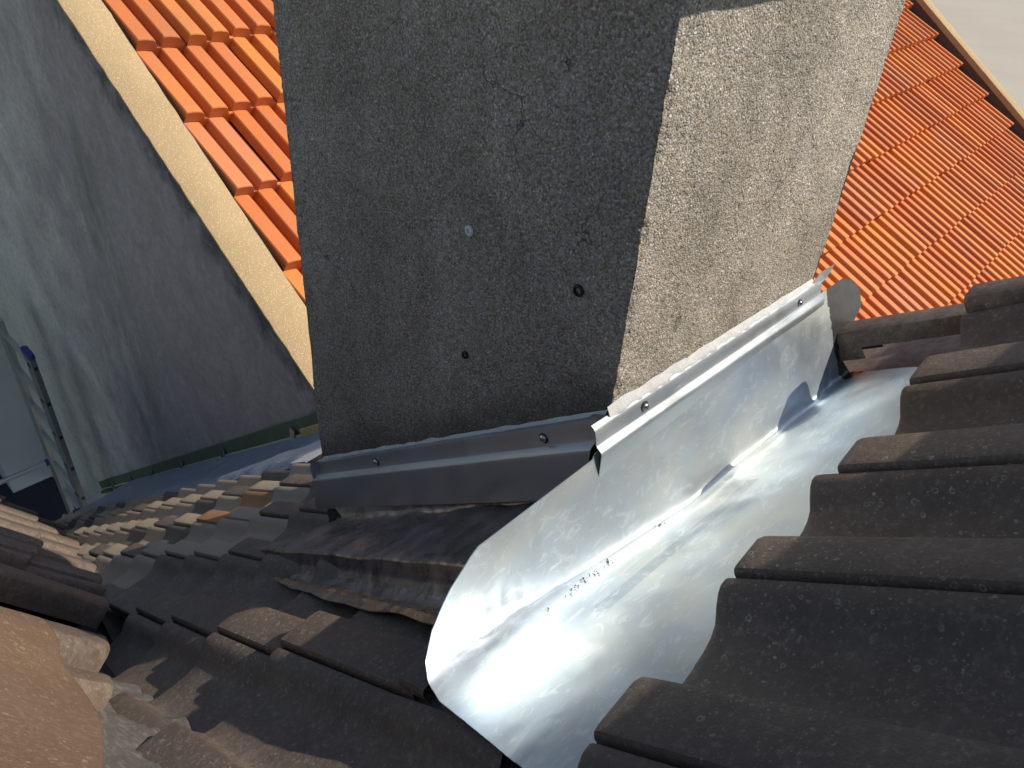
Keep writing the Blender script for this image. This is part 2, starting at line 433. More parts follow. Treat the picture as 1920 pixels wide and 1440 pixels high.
# ------------------------------------------------------------------ brown pan tiles
GA, TW = .28, .23
def pan_profile(W=TW):
    return [(-.010, .029), (.0025, .0295), (.0035, .0385), (.006, .0412), (.016, .041), (.025, .037), (.035, .0285), (.047, .0165), (.060, .011), (.077, .0075), (.10, .006), (W - .104, .006),
            (W - .091, .009), (W - .081, .022), (W - .076, .038), (W - .071, .0455), (W - .063, .048), (W - .009, .048), (W - .003, .0468), (W - .0008, .044), (W, .042), (W, .035)]
def pan_tile_mesh(name, L=GA + .055, rows=None, lift=.030, th=.018):
    pr = pan_profile()
    xs = rows or [0.0, .0015, .005, .05, L * .5, L]
    rings = []
    for k, x in enumerate(xs):
        dz = lift * (1 - x / GA)
        drop = (.002, .0005, 0)[k] if k < 3 else 0
        rings.append([V((x, TW - u, c + dz - drop)) for u, c in pr])
    vs, fs = loft(rings)
    n = len(pr)
    base = len(vs)
    low = []
    for u, c in pr: low.append(V((.001, TW - u, c + lift - th - .004)))
    vs += low
    for j in range(n - 1): fs.append((j + 1, j, base + j, base + j + 1))
    # underside return so the nose has a body
    b2 = len(vs)
    for u, c in pr: vs.append(V((L * .6, TW - u, c + lift * (1 - L * .6 / GA) - th)))
    for j in range(n - 1): fs.append((base + j + 1, base + j, b2 + j, b2 + j + 1))
    m = len(xs)
    for k in range(m - 1):                      # return of the roll's near side, tucked under
        a, b = k * n + n - 1, (k + 1) * n + n - 1
        c0 = len(vs); vs.append(vs[a] + V((0, .010, 0))); vs.append(vs[b] + V((0, .010, 0)))
        fs.append((a, b, c0 + 1, c0))
    me = bpy.data.meshes.new(name); me.from_pydata([tuple(v) for v in vs], [], [tuple(reversed(f)) for f in fs])
    me.polygons.foreach_set('use_smooth', [True] * len(me.polygons)); me.set_sharp_from_angle(angle=math.radians(38))
    me.update(); return me
roofo = empty('brown_roof', RF(0, 0, 0))
tag(roofo, 'old dark brown pantile roof slope around the chimney', 'roof')
RM = Matrix(((A_.x, W_.x, N_.x), (A_.y, W_.y, N_.y), (A_.z, W_.z, N_.z)))
tm = pan_tile_mesh('tile_mesh'); tm.materials.append(M['tile'])
tmo = tm.copy(); tmo.materials.clear(); tmo.materials.append(M['tile_rust'])
tmw = tm.copy(); tmw.materials.clear(); tmw.materials.append(M['tile_sunlit'])  # weathered tiles made paler, sunlight on the lower slope put into their colour
tms = pan_tile_mesh('short_tile_mesh', rows=[0, .0015, .005, .05, .09, .105]); tms.materials.append(M['tile'])
tml = pan_tile_mesh('long_tile_mesh', lift=.012, rows=[0, .003, .009, .05, .2, .37]); tml.materials.append(M['tile'])
def put_tile(me, a, b, w, c=0.0, tilt=0.0, name='tile', sx=1.0):
    o = bpy.data.objects.new(name, me); COL.objects.link(o)
    R3 = RM @ Matrix.Rotation(tilt, 3, 'Z')
    mw = Matrix.Translation(RF(a, b, c)) @ R3.to_4x4() @ Matrix.Diagonal((sx, w / TW, 1, 1))
    o.parent = roofo
    o.matrix_world = mw
    o.matrix_local = Matrix.Translation(-roofo.location) @ mw
    return o
colsL = [-.84, -.605, -.371, -.137, .060, .262, .462]
colsR = [-.84, -.605, -.371, -.138, .067, .301, .559]
rnd = random.Random(3)
def jit(s): return rnd.uniform(-s, s)
warmset = {(2, 3), (2, 4), (3, 3), (3, 5), (2, 6), (4, 9), (3, 8)}
for ci in range(6):
    b0, b1 = colsL[ci], colsL[ci + 1]
    for j in range(-1, 24):
        a = (-.275 + (0, 0, 0, .02, .04, .04)[ci]) - GA * j
        if ci <= 1 and a < -1.2: continue
        if ci == 0 and a < -.4: continue
        if ci >= 3 and a > -.62: continue            # chimney and lead stand here
        if a < -6.75: continue
        me = tms if (j == -1 and ci >= 1) else (tmw if (rnd.random() < (.7 if j > 3 and ci > 1 else .0)) else (tmo if rnd.random() < (.14 if j > 2 and ci > 1 else 0) else tm))
        if j == -1 and ci == 1: put_tile(tms, a + .02, b0, b1 - b0, -.032, 0, sx=2.0); put_tile(tms, a + .19, b0, b1 - b0, -.080, 0, sx=2.2)
        elif j == -1 and ci == 2: put_tile(me, a + .03, b0, b1 - b0, -.020, 0, sx=.42)
        else: put_tile(me, a + jit(.004), b0 + jit(.002), b1 - b0, jit(.0015) - (.03 if ci == 0 else 0), jit(.004))
# upslope of the chimney: cut tiles whose noses lie on the back gutter
cutA = [.345, .345, .345, .353, .380, .386, .387]
for ci in range(0, 6):
    b0, b1 = colsR[ci], colsR[ci + 1]
    put_tile(tml, cutA[ci], b0, b1 - b0, -.008 + jit(.001), 0, sx=1.32)
# verge: a last roll that closes the slope against the neighbour's roof
vp = [(.078, .0), (.072, .03), (.065, .043), (.055, .046), (.014, .046), (.004, .043), (-.002, .034), (-.002, .012)]
for j in range(-4, 2):
    a0 = .14 + GA * j
    rings = []
    for x in (0, .006, GA + .04):
        dz = .022 * (1 - x / GA) - (.003 if x == 0 else 0)
        rings.append([V((x, y, c + dz)) for y, c in reversed(vp)])
    lo = [V((.001, y, c + .022 - .02)) for y, c in reversed(vp)]
    vs, fs = loft([lo] + rings)
    me = bpy.data.meshes.new('verge_tile'); me.from_pydata([tuple(v) for v in vs], [], [tuple(reversed(f)) for f in fs])
    me.polygons.foreach_set('use_smooth', [True] * len(me.polygons)); me.set_sharp_from_angle(angle=math.radians(38))
    me.materials.append(M['tile'])
    put_tile(me, a0 if j < 1 else .39, .63 if j < 1 else .559, TW, -.03 if j < 1 else .002, name='verge_tile')
def deckpoly(name, pts, c, m, par):
    o = mesh_obj(name, [RF(a, b, c) for a, b in pts] + [RF(a, b, c - .03) for a, b in pts],
                 [tuple(range(len(pts))), tuple(range(2 * len(pts) - 1, len(pts) - 1, -1))] + [(i, i + len(pts), (i + 1) % len(pts) + len(pts), (i + 1) % len(pts)) for i in range(len(pts))], m)
    return child(o, par)
deckpoly('underlay', [(-6.8, -.3), (-.9, -.9), (-.35, -1.6), (-.35, .66), (-2.1, .66), (-2.1, .79), (-6.8, .79)], -.035, M['deck'], roofo)
deckpoly('underlay', [(-.36, -1.6), (.95, -1.6), (.95, .62), (-.36, .62)], -.11, M['deck'], roofo)
deckpoly('underlay', [(-.35, .40), (.37, .40), (.37, .82), (-.35, .82)], -.062, M['tile'], roofo)
# ridge, unseen just outside the picture, placed and sized for its shadow
rid = empty('unseen_roof_ridge', RF(.86, 0, 0)); tag(rid, 'unseen row of dark ridge tiles at the top of the brown roof, placed and sized for its shadow', 'ridge')
for k in range(-5, 4):
    y0 = k * .36 + .02
    rings = []
    for y in (y0, y0 + .005, y0 + .38):
        r = .13 if y < y0 + .1 else .12
        rings.append([V((.68 + math.cos(t) * r, y, .335 + math.sin(t) * r * 1.0)) for t in [math.radians(d) for d in range(-20, 201, 20)]])
    v_, f_ = thick(*loft(rings), .015)
    child(mesh_obj('unseen_ridge_tile', v_, [tuple(reversed(f)) for f in f_], M['tile'], smooth=40), rid)
bs = [(.70, -4, .40), (.70, 1.6, .40), (4.5, 1.6, -2.6), (4.5, -4, -2.6)]
child(mesh_obj('unseen_back_slope', bs, [(0, 1, 2, 3)], M['tile']), rid)

# ------------------------------------------------------------------ back gutter sheet (bright zinc)
Kp = [(-.45, .050, -.140), (-.235, .054, -.165), (.135, .075, -.210), (.69, .100, -.190), (.95, .11, -.18)]
def gutter_pt(y, t):
    kx = interp(y, [k[0] for k in Kp], [k[1] for k in Kp]); kz = interp(y, [k[0] for k in Kp], [k[2] for k in Kp])
    T = V((.017, y, -.030)); K = V((kx, y, kz)); O = RF(.40, 0, interp(y, [-.45, -.25, .05], [.014, .010, .000])); O = V((O.x - .054 * y, y, O.z + .06 * y))
    r = interp(y, [-.45, -.25, -.1, .6], [.10, .075, .028, .022])
    d1 = (T - K); d2 = (O - K); l1 = d1.length; l2 = d2.length; r1 = min(r, l1 * .8)
    a = K + d1 / l1 * r1; b = K + d2 / l2 * r
    s1 = l1 - r1; sb = r1 + r; s2 = l2 - r; tot = s1 + sb + s2; s = t * tot
    if s < s1: p = T.lerp(a, s / s1)
    elif s < s1 + sb:
        q = (s - s1) / sb; p = a.lerp(K, q).lerp(K.lerp(b, q), q)
    else: p = b.lerp(O, (s - s1 - sb) / s2)
    # hand-worked dents
    nrm = V((.25, 0, .95)) if s > s1 + sb * .5 else V((1, 0, .1))
    e = noise.noise(V((p.x * 7, p.y * 4, p.z * 7))) * .0038 + noise.noise(V((p.x * 22 + 5, p.y * 13, p.z * 22))) * .0006
    if s1 < s < s1 + sb * 1.6 and y < -.2: e += noise.noise(p * 60) * .0008
    if s1 < s < s1 + sb * 1.6 and y > .5: e += noise.noise(p * 70) * .0016
    return p + nrm * e
EDGE = [(0.0, -0.0475, 0.687), (0.0125, -0.054, 0.701), (0.025, -0.258, 0.715), (0.0375, -0.2705, 0.7295), (0.05, -0.2795, 0.733), (0.0625, -0.2885, 0.7365), (0.075, -0.298, 0.74), (0.0875, -0.307, 0.7435), (0.1, -0.3135, 0.7465), (0.1125, -0.319, 0.7445), (0.125, -0.325, 0.743), (0.1375, -0.3305, 0.741), (0.15, -0.336, 0.7395), (0.1625, -0.342, 0.7295), (0.175, -0.3455, 0.7155), (0.1875, -0.349, 0.701), (0.2, -0.353, 0.689), (0.2125, -0.3565, 0.677), (0.225, -0.3605, 0.665), (0.2375, -0.3645, 0.6535), (0.25, -0.3665, 0.647), (0.2625, -0.3685, 0.6435), (0.275, -0.3705, 0.64), (0.2875, -0.3725, 0.6365), (0.3, -0.3745, 0.6385), (0.3125, -0.376, 0.642), (0.325, -0.3765, 0.6455), (0.3375, -0.3775, 0.6485), (0.35, -0.378, 0.65), (0.3625, -0.379, 0.65), (0.375, -0.38, 0.6485), (0.3875, -0.381, 0.6525), (0.4, -0.381, 0.654), (0.4125, -0.381, 0.652), (0.425, -0.381, 0.6475), (0.4375, -0.381, 0.6425), (0.45, -0.3815, 0.637), (0.4625, -0.382, 0.6315), (0.475, -0.3825, 0.626), (0.4875, -0.383, 0.6205), (0.5, -0.3835, 0.6155), (0.5125, -0.3845, 0.61), (0.525, -0.385, 0.605), (0.5375, -0.386, 0.6), (0.55, -0.3865, 0.595), (0.5625, -0.3875, 0.5895), (0.575, -0.388, 0.5845), (0.5875, -0.389, 0.5795), (0.6, -0.3895, 0.575), (0.6125, -0.3905, 0.57), (0.625, -0.391, 0.565), (0.6375, -0.392, 0.56), (0.65, -0.3925, 0.5555), (0.6625, -0.3935, 0.5505), (0.675, -0.394, 0.546), (0.6875, -0.395, 0.541), (0.7, -0.395, 0.5365), (0.7125, -0.3955, 0.532), (0.725, -0.396, 0.5275), (0.7375, -0.396, 0.5225), (0.75, -0.3965, 0.5175), (0.7625, -0.397, 0.513), (0.775, -0.3975, 0.508), (0.7875, -0.3975, 0.5035), (0.8, -0.398, 0.499), (0.8125, -0.3985, 0.494), (0.825, -0.3995, 0.4895), (0.8375, -0.401, 0.4845), (0.85, -0.4025, 0.48), (0.8625, -0.404, 0.4755), (0.875, -0.406, 0.471), (0.8875, -0.4075, 0.4665), (0.9, -0.409, 0.462), (0.9125, -0.4105, 0.458), (0.925, -0.412, 0.4535), (0.9375, -0.4135, 0.449), (0.95, -0.415, 0.4445), (0.9625, -0.4165, 0.4405), (0.975, -0.418, 0.436), (0.9875, -0.4195, 0.4315), (1.0, -0.419, 0.4275)]
NT, NS = len(EDGE), 150
rings = []
for k in range(NT):
    t, ya, yb = EDGE[k]
    rings.append([gutter_pt(ya + (yb - ya) * (i / NS), t) for i in range(NS + 1)])
v_, f_ = loft(rings)
v_, f_ = thick(v_, f_, -.0012)
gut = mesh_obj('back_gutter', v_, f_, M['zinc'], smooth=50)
tag(gut, 'new shiny zinc back gutter sheet with a rounded end, between chimney and brown tiles', 'flashing')
# ------------------------------------------------------------------ counter flashings
def extrude(profile, y0, y1, along, n=24, wob=.0006):
    rings = []
    for i in range(n + 1):
        s = y0 + (y1 - y0) * i / n
        rings.append([along(s, o, z) + V((noise.noise(V((s * 9, z * 20, 1))), noise.noise(V((s * 9, z * 20, 7))), 0)) * wob for o, z in profile])
    return loft(rings)
prof = [(.001, .005), (.006, .003), (.009, -.001), (.012, -.010), (.0135, -.019), (.0155, -.0215), (.0225, -.026), (.0245, -.029), (.0250, -.034), (.0262, -.079), (.025, -.084), (.021, -.085), (.018, -.080)]
def al1(s, o, z): return V((o + .002, s, z - .017 * s))
cf = mesh_obj('counter_flashing', *thick(*extrude(prof, -.046, .60, al1), .0011), M['strip'], smooth=35)
tag(cf, 'bright aluminium counter flashing strip screwed across the sunny chimney face', 'flashing')
prof2 = [(.001, .003), (.006, .002), (.010, 0), (.0105, -.012), (.010, -.030), (.012, -.036), (.023, -.043), (.0245, -.046), (.0245, -.050), (.0235, -.128), (.022, -.134), (.018, -.134), (.017, -.128)]
def al2(s, o, z): return V((-s, -o - .002, z - .768 * s - .002))
v_, f_ = extrude(prof2, .004, .716, al2)
cf2 = mesh_obj('counter_flashing', *thick(v_, f_, .0011), M['strip_dull'], smooth=35)
tag(cf2, 'dull aluminium counter flashing sloping along the shaded chimney face', 'flashing')
def screw(c, ax, par, r=.0082):
    h = mesh_obj('screw', *disc(V(c) + V(ax) * .0022, ax, [(r * .72, 0), (r * .7, .0016), (r * .5, .0034), (r * .2, .0042)], 18), M['steel'], smooth=40); child(h, par)
    child(mesh_obj('washer', *disc(c, ax, [(r, 0), (r, .0015), (r * .85, .0022), (r * .5, .0022)], 20), M['rubber'], smooth=40), h)
    a = V(ax); t = a.orthogonal().normalized(); b = a.cross(t); cc = V(c) + a * .0062
    x_ = join([bar(cc - t * r * .42, cc + t * r * .42, r * .14, .0008, a), bar(cc - b * r * .42, cc + b * r * .42, r * .14, .0008, a)])
    child(mesh_obj('screw_slot', *x_, M['rubber']), h)
screw(V((.0125, .059, -.011)), V((1, 0, 0)), cf); screw(V((.0125, .515, -.020)), V((1, 0, 0)), cf, .0065)
screw(V((-.094, -.0125, -.093)), V((0, -1, 0)), cf2); screw(V((-.494, -.0125, -.402)), V((0, -1, 0)), cf2)
# torn lip of aluminium at the far and near ends
def shard(pts, par, m):
    vs = [V(p) for p in pts]; v_, f_ = thick(vs, [tuple(range(len(vs)))], .0008)
    child(mesh_obj('torn_edge', v_, f_, m), par)
shard([(.006, .57, -.006), (.004, .60, .006), (.010, .640, .012), (.012, .612, -.008), (.012, .585, -.012)], cf, M['strip'])
shard([(.004, -.012, .004), (-.012, -.018, .002), (-.022, -.016, -.010), (-.002, -.014, -.012)], cf2, M['strip_dull'])
shard([(-.700, -.012, -.54), (-.726, -.020, -.545), (-.730, -.022, -.575), (-.712, -.026, -.600)], cf2, M['blue_lead'])
# sealant bead
rings = []
for i in range(141):
    y = -.012 + .59 * i / 140
    w = .016 * (1.15 - .55 * i / 140) * (1 + .25 * noise.noise(V((y * 25, 0, 0)))); h = .006 * (1 + .5 * noise.noise(V((y * 40, 3, 0))))
    z = .000 - .017 * y
    rings.append([V((.001, y, z + w)), V((.003, y, z + w * .8)), V((.002 + h * .8, y, z + w * .4)), V((.003 + h, y, z + .001)), V((.006, y, z - .006))])
sb = mesh_obj('sealant_bead', *loft(rings), M['sealant'], smooth=70); child(sb, cf)
rings = []
for i in range(101):
    s = .004 + .70 * i / 100
    w = .006 * (1 + .5 * noise.noise(V((s * 30, 9, 0)))); z = -.768 * s
    rings.append([V((-s, -.001, z + w + .002)), V((-s, -.004, z + w * .6)), V((-s, -.009, z - .001)), V((-s, -.010, z - .006))])
child(mesh_obj('sealant_bead', *loft(rings), M['sealant'], smooth=70), cf2)

# ------------------------------------------------------------------ lead apron dressed over the tiles (shaded side)
rings = []
for i in range(161):
    u = i / 160
    aT = -.70 + .72 * u
    aS = -.90 + .92 * u
    aB = -.735 + .76 * u
    bE = interp(aS, [-.92, -.43, -.07, .05], [-.131, -.160, -.183, -.19])
    bD = interp(aB, [-.74, -.40, -.07, .05], [-.172, -.196, -.222, -.23]); bS = interp(aB, [-.755, -.60, -.31, -.08, .05], [-.185, -.215, -.243, -.258, -.262])
    q = noise.noise(V((u * 6, 2.2, 0))) * .009
    w1 = noise.noise(V((u * 8, .3, 0))) * .0035
    zt = -.768 * (.70 - .72 * u)
    top = V((-.702 + .72 * u, -.010, -.768 * (.702 - .72 * u) - .10)); base = RF(aT, -.012, .076)
    pts = [top, top.lerp(base, .5), top.lerp(base, .97), RF(aT - .004, -.016, .0745 + w1),
           RF(aT * .66 + aS * .34, -.055, .0775 + w1), RF(aT * .3 + aS * .7, -.10, .079 + noise.noise(V((u * 14, 5, 0))) * .003),
           RF(aS, bE + .006, .0785 + w1), RF(aS, bE + .001, .076 + w1), RF(aS * .98 + aB * .02, bE - .001, .071 + w1), RF(aS * .5 + aB * .5, bE * .75 + bD * .25, .056),
           RF(aB, bE * .35 + bD * .65, .043), RF(aB, bD - .004, .0385), RF(aB, (bD + bS) / 2, .043 + q * .15), RF(aB, bS + q * .9, .042 + abs(q) * .2)]
    rings.append(pts)
def subdiv_ring(r, k=3):
    out = []
    for i in range(len(r) - 1):
        for j in range(k): out.append(r[i].lerp(r[i + 1], j / k))
    out.append(r[-1]); return out
rings = [subdiv_ring(r) for r in rings]
rings = [[p + N_ * (noise.noise(p * 11) * .0028 + noise.noise(p * 34) * .0011) for p in r] for r in rings]
v_, f_ = loft(rings)
nring = len(rings[0])
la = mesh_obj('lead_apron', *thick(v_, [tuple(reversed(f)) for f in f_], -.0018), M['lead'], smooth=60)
at = la.data.attributes.new('fold_light', 'FLOAT', 'POINT')
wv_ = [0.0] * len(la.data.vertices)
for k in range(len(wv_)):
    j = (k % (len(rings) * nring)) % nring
    wv_[k] = max(0, 1 - abs(j - 9) / 1.5) * .8 + max(0, 1 - abs(j - 20.5) / 2.0) + (.75 if j >= 34 else 0)  # strength of the painted light along folds and skirt
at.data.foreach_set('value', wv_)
tag(la, 'dark hand-dressed lead apron stepping down over the tiles under the shaded chimney face', 'lead apron')

# ------------------------------------------------------------------ grey party wall with sloping coping
SO = math.radians(33.38); rO = V((-math.cos(SO), 0, math.sin(SO))); nO = V((math.sin(SO), 0, math.cos(SO)))
T1 = V((-2.029, .8, -1.486))
def OF(a, y, c=0.0): return T1 + rO * a + V((0, y, 0)) + nO * c
pw = empty('party_wall', (-5, .85, -4)); tag(pw, 'tall grey rendered wall with dark weather stains, between brown and orange roofs', 'wall')
x0, x1 = -1.25, -8.39
wv = [(x0, .80, -2.4), (x0, .80, -.975 - .03), OF(6.6, 0, -.010), (x1, .8, OF(6.6, 0).z), (x1, .8, -6.34)]
wv2 = [V((p[0], 1.0, p[2])) for p in wv]
wv = [V(p) for p in wv]; n = len(wv)
wv[1] = OF(-.93, 0, -.010); wv2[1] = OF(-.93, .2, -.010); wv[3] = V((x1, .8, wv[2].z)); wv2[3] = V((x1, 1.0, wv[2].z))
child(mesh_obj('wall_face', wv + wv2, [tuple(reversed(range(n))), tuple(range(n, 2 * n))] + [(i, (i + 1) % n, (i + 1) % n + n, i + n) for i in range(n)], M['wall']), pw)
def rough_strip(a0, a1, y0, y1, c, th, n=160, amp=.006):
    rings = []
    for i in range(n + 1):
        a = a0 + (a1 - a0) * i / n
        e0 = noise.noise(V((a * 14, 0, 3))) * amp + noise.noise(V((a * 50, 0, 3))) * amp * .5; e1 = noise.noise(V((a * 11, 5, 3))) * amp
        rings.append([OF(a, y0 + e0, c - th), OF(a, y0 + e0, c - .003), OF(a, y0 + e0 + .006, c), OF(a, (y0 + y1) / 2, c + .002), OF(a, y1 + e1 - .006, c), OF(a, y1 + e1, c - .004), OF(a, y1 + e1, c - th)])
    return loft(rings, False)
vs, fs = rough_strip(-.93, 6.6, -.003, .195, 0, .014)
child(mesh_obj('coping', vs, fs, M['coping'], smooth=50), pw)

# trim along the foot of the wall
Bw0, Bw1 = V((-1.93, .8, -1.545)), V((-6.20, .8, -4.935))
def trimbar(name, dz, out, h, d, m, par, t0=0.0, t1=1.0):
    a = Bw0.lerp(Bw1, t0) + V((0, -out, dz)); b = Bw0.lerp(Bw1, t1) + V((0, -out, dz))
    return child(mesh_obj(name, *bar(a, b, d, h, V((0, 0, 1))), m), par)
wt = empty('wall_trim', Bw0); tag(wt, 'mossy metal edge profile with clips along the foot of the grey wall', 'metal trim')
trimbar('profile', -.045, .010, .11, .016, M['green'], wt)
trimbar('lower_lip', -.115, .020, .030, .03, M['green'], wt)
trimbar('bright_edge', -.078, .022, .012, .016, M['trim'], wt)
for t in (.07, .27, .44, .60, .74, .88):
    c = Bw0.lerp(Bw1, t)
    child(mesh_obj('clip', *bar(c + V((0, -.032, -.02)), c + V((0, -.040, -.125)), .035, .008, V((0, 1, 0))), M['steel']), wt)
trimbar('mortar_patch', -.075, .019, .06, .03, M['ochre'], wt, -.03, .05)
# blue-grey lead soaker beside the wall
rings = []
for i in range(161):
    a = -2.0 - 4.55 * i / 160
    e = noise.noise(V((a * 5, 0, 0))) * .012 + (.012 if int((a + .5) / -GA * 2) % 2 else 0)
    w = noise.noise(V((a * 7, 3, 0))) * .006
    top = V((RF(a, .8).x, .79, RF(a, .8).z + .10))
    r = [top, RF(a, .775, .05), RF(a, .70, .045 + w), RF(a, .62, .050 + w), RF(a, .56, .052 - w), RF(a, .505 + e, .034 + abs(w))]
    rings.append(subdiv_ring(r, 2))
v_, f_ = loft(rings)
so = mesh_obj('lead_soaker', *thick(v_, f_, -.003), M['blue_lead'], smooth=60)
tag(so, 'wide blue-grey lead strip lying between grey wall and brown tiles', 'lead flashing')
# crinkled end of the soaker by the chimney
rings = []
for i in range(25):
    s = i / 24; z = .0045 * (1 if i % 2 else -1)
    rings.append([RF(-1.86 - .16 * s, .64 - .02 * s, .052 + z), RF(-1.90 - .16 * s, .58, .054 + z), RF(-1.94 - .16 * s, .51 + .01 * s, .050 + z)])
child(mesh_obj('crimped_end', *loft(rings), M['strip_dull'], smooth=20), so)

# ------------------------------------------------------------------ orange roof
orr = empty('orange_roof', OF(0, 4, 0)); tag(orr, 'bright orange clay tile roof of the neighbouring house', 'roof')
OG, OW = .4625, .2665
def orange_tile_mesh():
    W = OW
    # profile across +y : two broad flat rolls per tile with a groove on their near (-y) side
    h = .064
    pr = []
    for u in (0, .1332):
        pr += [(u + .002, .0), (u + .006, h * .90), (u + .011, h), (u + .045, h * .97), (u + .090, h * .80), (u + .100, h * .62), (u + .113, .0)]
    pr.append((W + .002, 0))
    L = OG + .03; lift = .078
    rows = [0, .004, .016, .06, L]
    rings = []
    for k, x in enumerate(rows):
        dz = lift * (1 - x / OG) - (.008, .002, 0, 0, 0)[k]
        rings.append([V((x, y, c + dz)) for y, c in pr])
    lo = [V((.010, y, c * .25 + lift - .086)) for y, c in pr]
    vs, fs = loft([lo] + rings)
    me = bpy.data.meshes.new('orange_tile'); me.from_pydata([tuple(v) for v in vs], [], [tuple(reversed(f)) for f in fs])
    me.polygons.foreach_set('use_smooth', [True] * len(me.polygons)); me.set_sharp_from_angle(angle=math.radians(32))
    me.materials.append(M['orange']); me.update(); return me
otm = orange_tile_mesh()
OR = Matrix(((rO.x, 0, nO.x), (rO.y, 1, nO.y), (rO.z, 0, nO.z)))
OA0, OY0 = -.775, .215
inv = cam.matrix_world.inverted()
def inview(p, m=90):
    q = inv @ p
    if q.z > -.1: return False
    x = 960 + 1443 * q.x / -q.z; y = 720 - 1443 * q.y / -q.z
    if 600 < x < 1470 and y < 700: return False
    return -m < x < 1920 + m and -m < y < 760
field = []
for i in range(-4, 8):
    for j in range(34):
        a = OA0 + OG * i; y = OY0 + OW * j
        if y > 9.2: continue
        y_ = y + rnd.uniform(-.003, .003)
        mw = Matrix.Translation(OF(a + .0155 * y_ + rnd.uniform(-.009, .009), y_, -.105 + rnd.uniform(-.005, .005))) @ (OR @ Matrix.Rotation(-.0155 + rnd.uniform(-.009, .009), 3, 'Z')).to_4x4()
        c = OF(a + OG / 2, y + OW / 2)
        vis = any(inview(OF(a + da, y + dy)) for da in (0, OG) for dy in (0, OW))
        if vis:
            o = bpy.data.objects.new('tile', otm); COL.objects.link(o); o.parent = orr
            o.matrix_local = Matrix.Translation(-orr.location) @ mw
        else: field.append(mw)
vs, fs = [], []
tv = [v.co.copy() for v in otm.vertices]; tf = [tuple(p.vertices) for p in otm.polygons]
for mw in field:
    b = len(vs); vs += [mw @ v for v in tv]; fs += [tuple(i + b for i in f) for f in tf]
fo = child(mesh_obj('tile_field', vs, fs, M['orange'], smooth=32), orr); fo['kind'] = 'stuff'
dk = [OF(-2.6, .16, -.15), OF(3.2, .16, -.15), OF(3.2, 9.35, -.15), OF(-2.6, 9.35, -.15)]
child(mesh_obj('underlay', dk, [(3, 2, 1, 0)], M['deck']), orr)
# far parapet behind the orange roof
pp = empty('parapet_wall', OF(0, 9.35, 0)); tag(pp, 'low far parapet with pale coping along the edge of the orange roof', 'parapet')
def slab(a0, a1, y0, y1, c0, c1):
    q = [OF(a0, y0, c0), OF(a1, y0, c0), OF(a1, y1, c0), OF(a0, y1, c0), OF(a0, y0, c1), OF(a1, y0, c1), OF(a1, y1, c1), OF(a0, y1, c1)]
    return q, [(0, 1, 2, 3), (7, 6, 5, 4), (4, 5, 1, 0), (5, 6, 2, 1), (6, 7, 3, 2), (7, 4, 0, 3)]
child(mesh_obj('parapet_face', *slab(-3, 4, 9.34, 9.49, -3.5, .035), M['parapet']), pp)
vs, fs = rough_strip(-3, 4, 9.32, 9.50, .10, .06, 200, .012)
child(mesh_obj('coping', vs, fs, M['coping'], smooth=50), pp)

# ------------------------------------------------------------------ steep side roof, lower left
V2 = V((-.23675, -.56227, -.46176)); V1 = V((-1.76121, -.34654, -1.65174))
vd = (V1 - V2).normalized(); r2 = V((-.015740, .489204, -.872027)); n2 = V((-.253067, .841790, .476809))
def SP(al, be, c=0.0): return V2 + vd * al + r2 * be + n2 * c
sr = empty('steep_roof', SP(.8, -.3, 0)); tag(sr, 'steep brown pantile slope at the lower left, partly in sun', 'roof')
ac = [-.62, -.30, -.06, .19, .46, .89, 1.30, 1.62, 2.1, 2.7, 3.35, 4.1, 4.9, 5.8]
def steep_tile(a0, a1, be, L=.27, lift=.026, name='tile', H=.045, c0=0.0):
    w = a1 - a0; k = min(w, .45) / .27
    pr = [(0, .000), (.004, .012), (.010, H * .8), (.020, H * .98), (.035, H), (.085, H), (.100, H * .92), (.118, H * .6), (.140, H * .22), (.165, .004), (.2, 0), (.27, 0)]
    pr = [(u / .27, c * min(k, 1.25)) for u, c in pr]
    rows = [0, .004, .012, .05, L * .6, L + .04]
    rings = []
    for j, x in enumerate(rows):
        dz = lift * (1 - x / L) - (.006, .0015, 0, 0, 0, 0)[j]
        rings.append([SP(a0 + w * u, be - x, c + dz + c0) for u, c in pr])
    lo = [SP(a0 + w * u, be - .002, c + lift - .024 + c0) for u, c in pr]
    vs, fs = loft([lo] + rings)
    return child(mesh_obj(name, vs, fs, M['tile_sunlit'] if False else M['tile'], smooth=38), sr)
for row in range(4):
    for i in range(len(ac) - 1):
        if row == 0 and i < 3 or row > 0 and i < 6: continue
        be = float(np.interp(ac[i], [-.1, .15, .45, .93, 2.0], [-.16, -.13, -.11, -.08, .0])) - .265 * row
        steep_tile(ac[i], ac[i + 1], be + rnd.uniform(-.004, .004), L=.60 if (row == 0 and i < 6) else .27, c0=-.028 if (row == 0 and i < 5) else 0)
# the large near tile whose lower end shows as one long curve
nose = [(.115, -.345, .045), (.108, -.342, .085), (.092, -.336, .108), (.070, -.330, .1145), (.042, -.323, .115), (.013, -.315, .114), (-.009, -.305, .110), (-.048, -.299, .104), (-.077, -.287, .098), (-.108, -.268, .092), (-.152, -.249, .087), (-.203, -.236, .083), (-.259, -.237, .080), (-.311, -.243, .079), (-.388, -.257, .080), (-.482, -.281, .085)]
def smooth_pts(p, n=4):
    out = []
    for i in range(len(p) - 1):
        a, b, c, d = [V(p[max(0, min(len(p) - 1, k))]) for k in (i - 1, i, i + 1, i + 2)]
        for q in range(n):
            t = q / n
            out.append(.5 * ((2 * b) + (c - a) * t + (2 * a - 5 * b + 4 * c - d) * t * t + (3 * b - a - 3 * c + d) * t ** 3))
    out.append(V(p[-1])); return out
nz = smooth_pts(nose)
rings = [[SP(p.x, p.y, p.z - .016) for p in nz]]
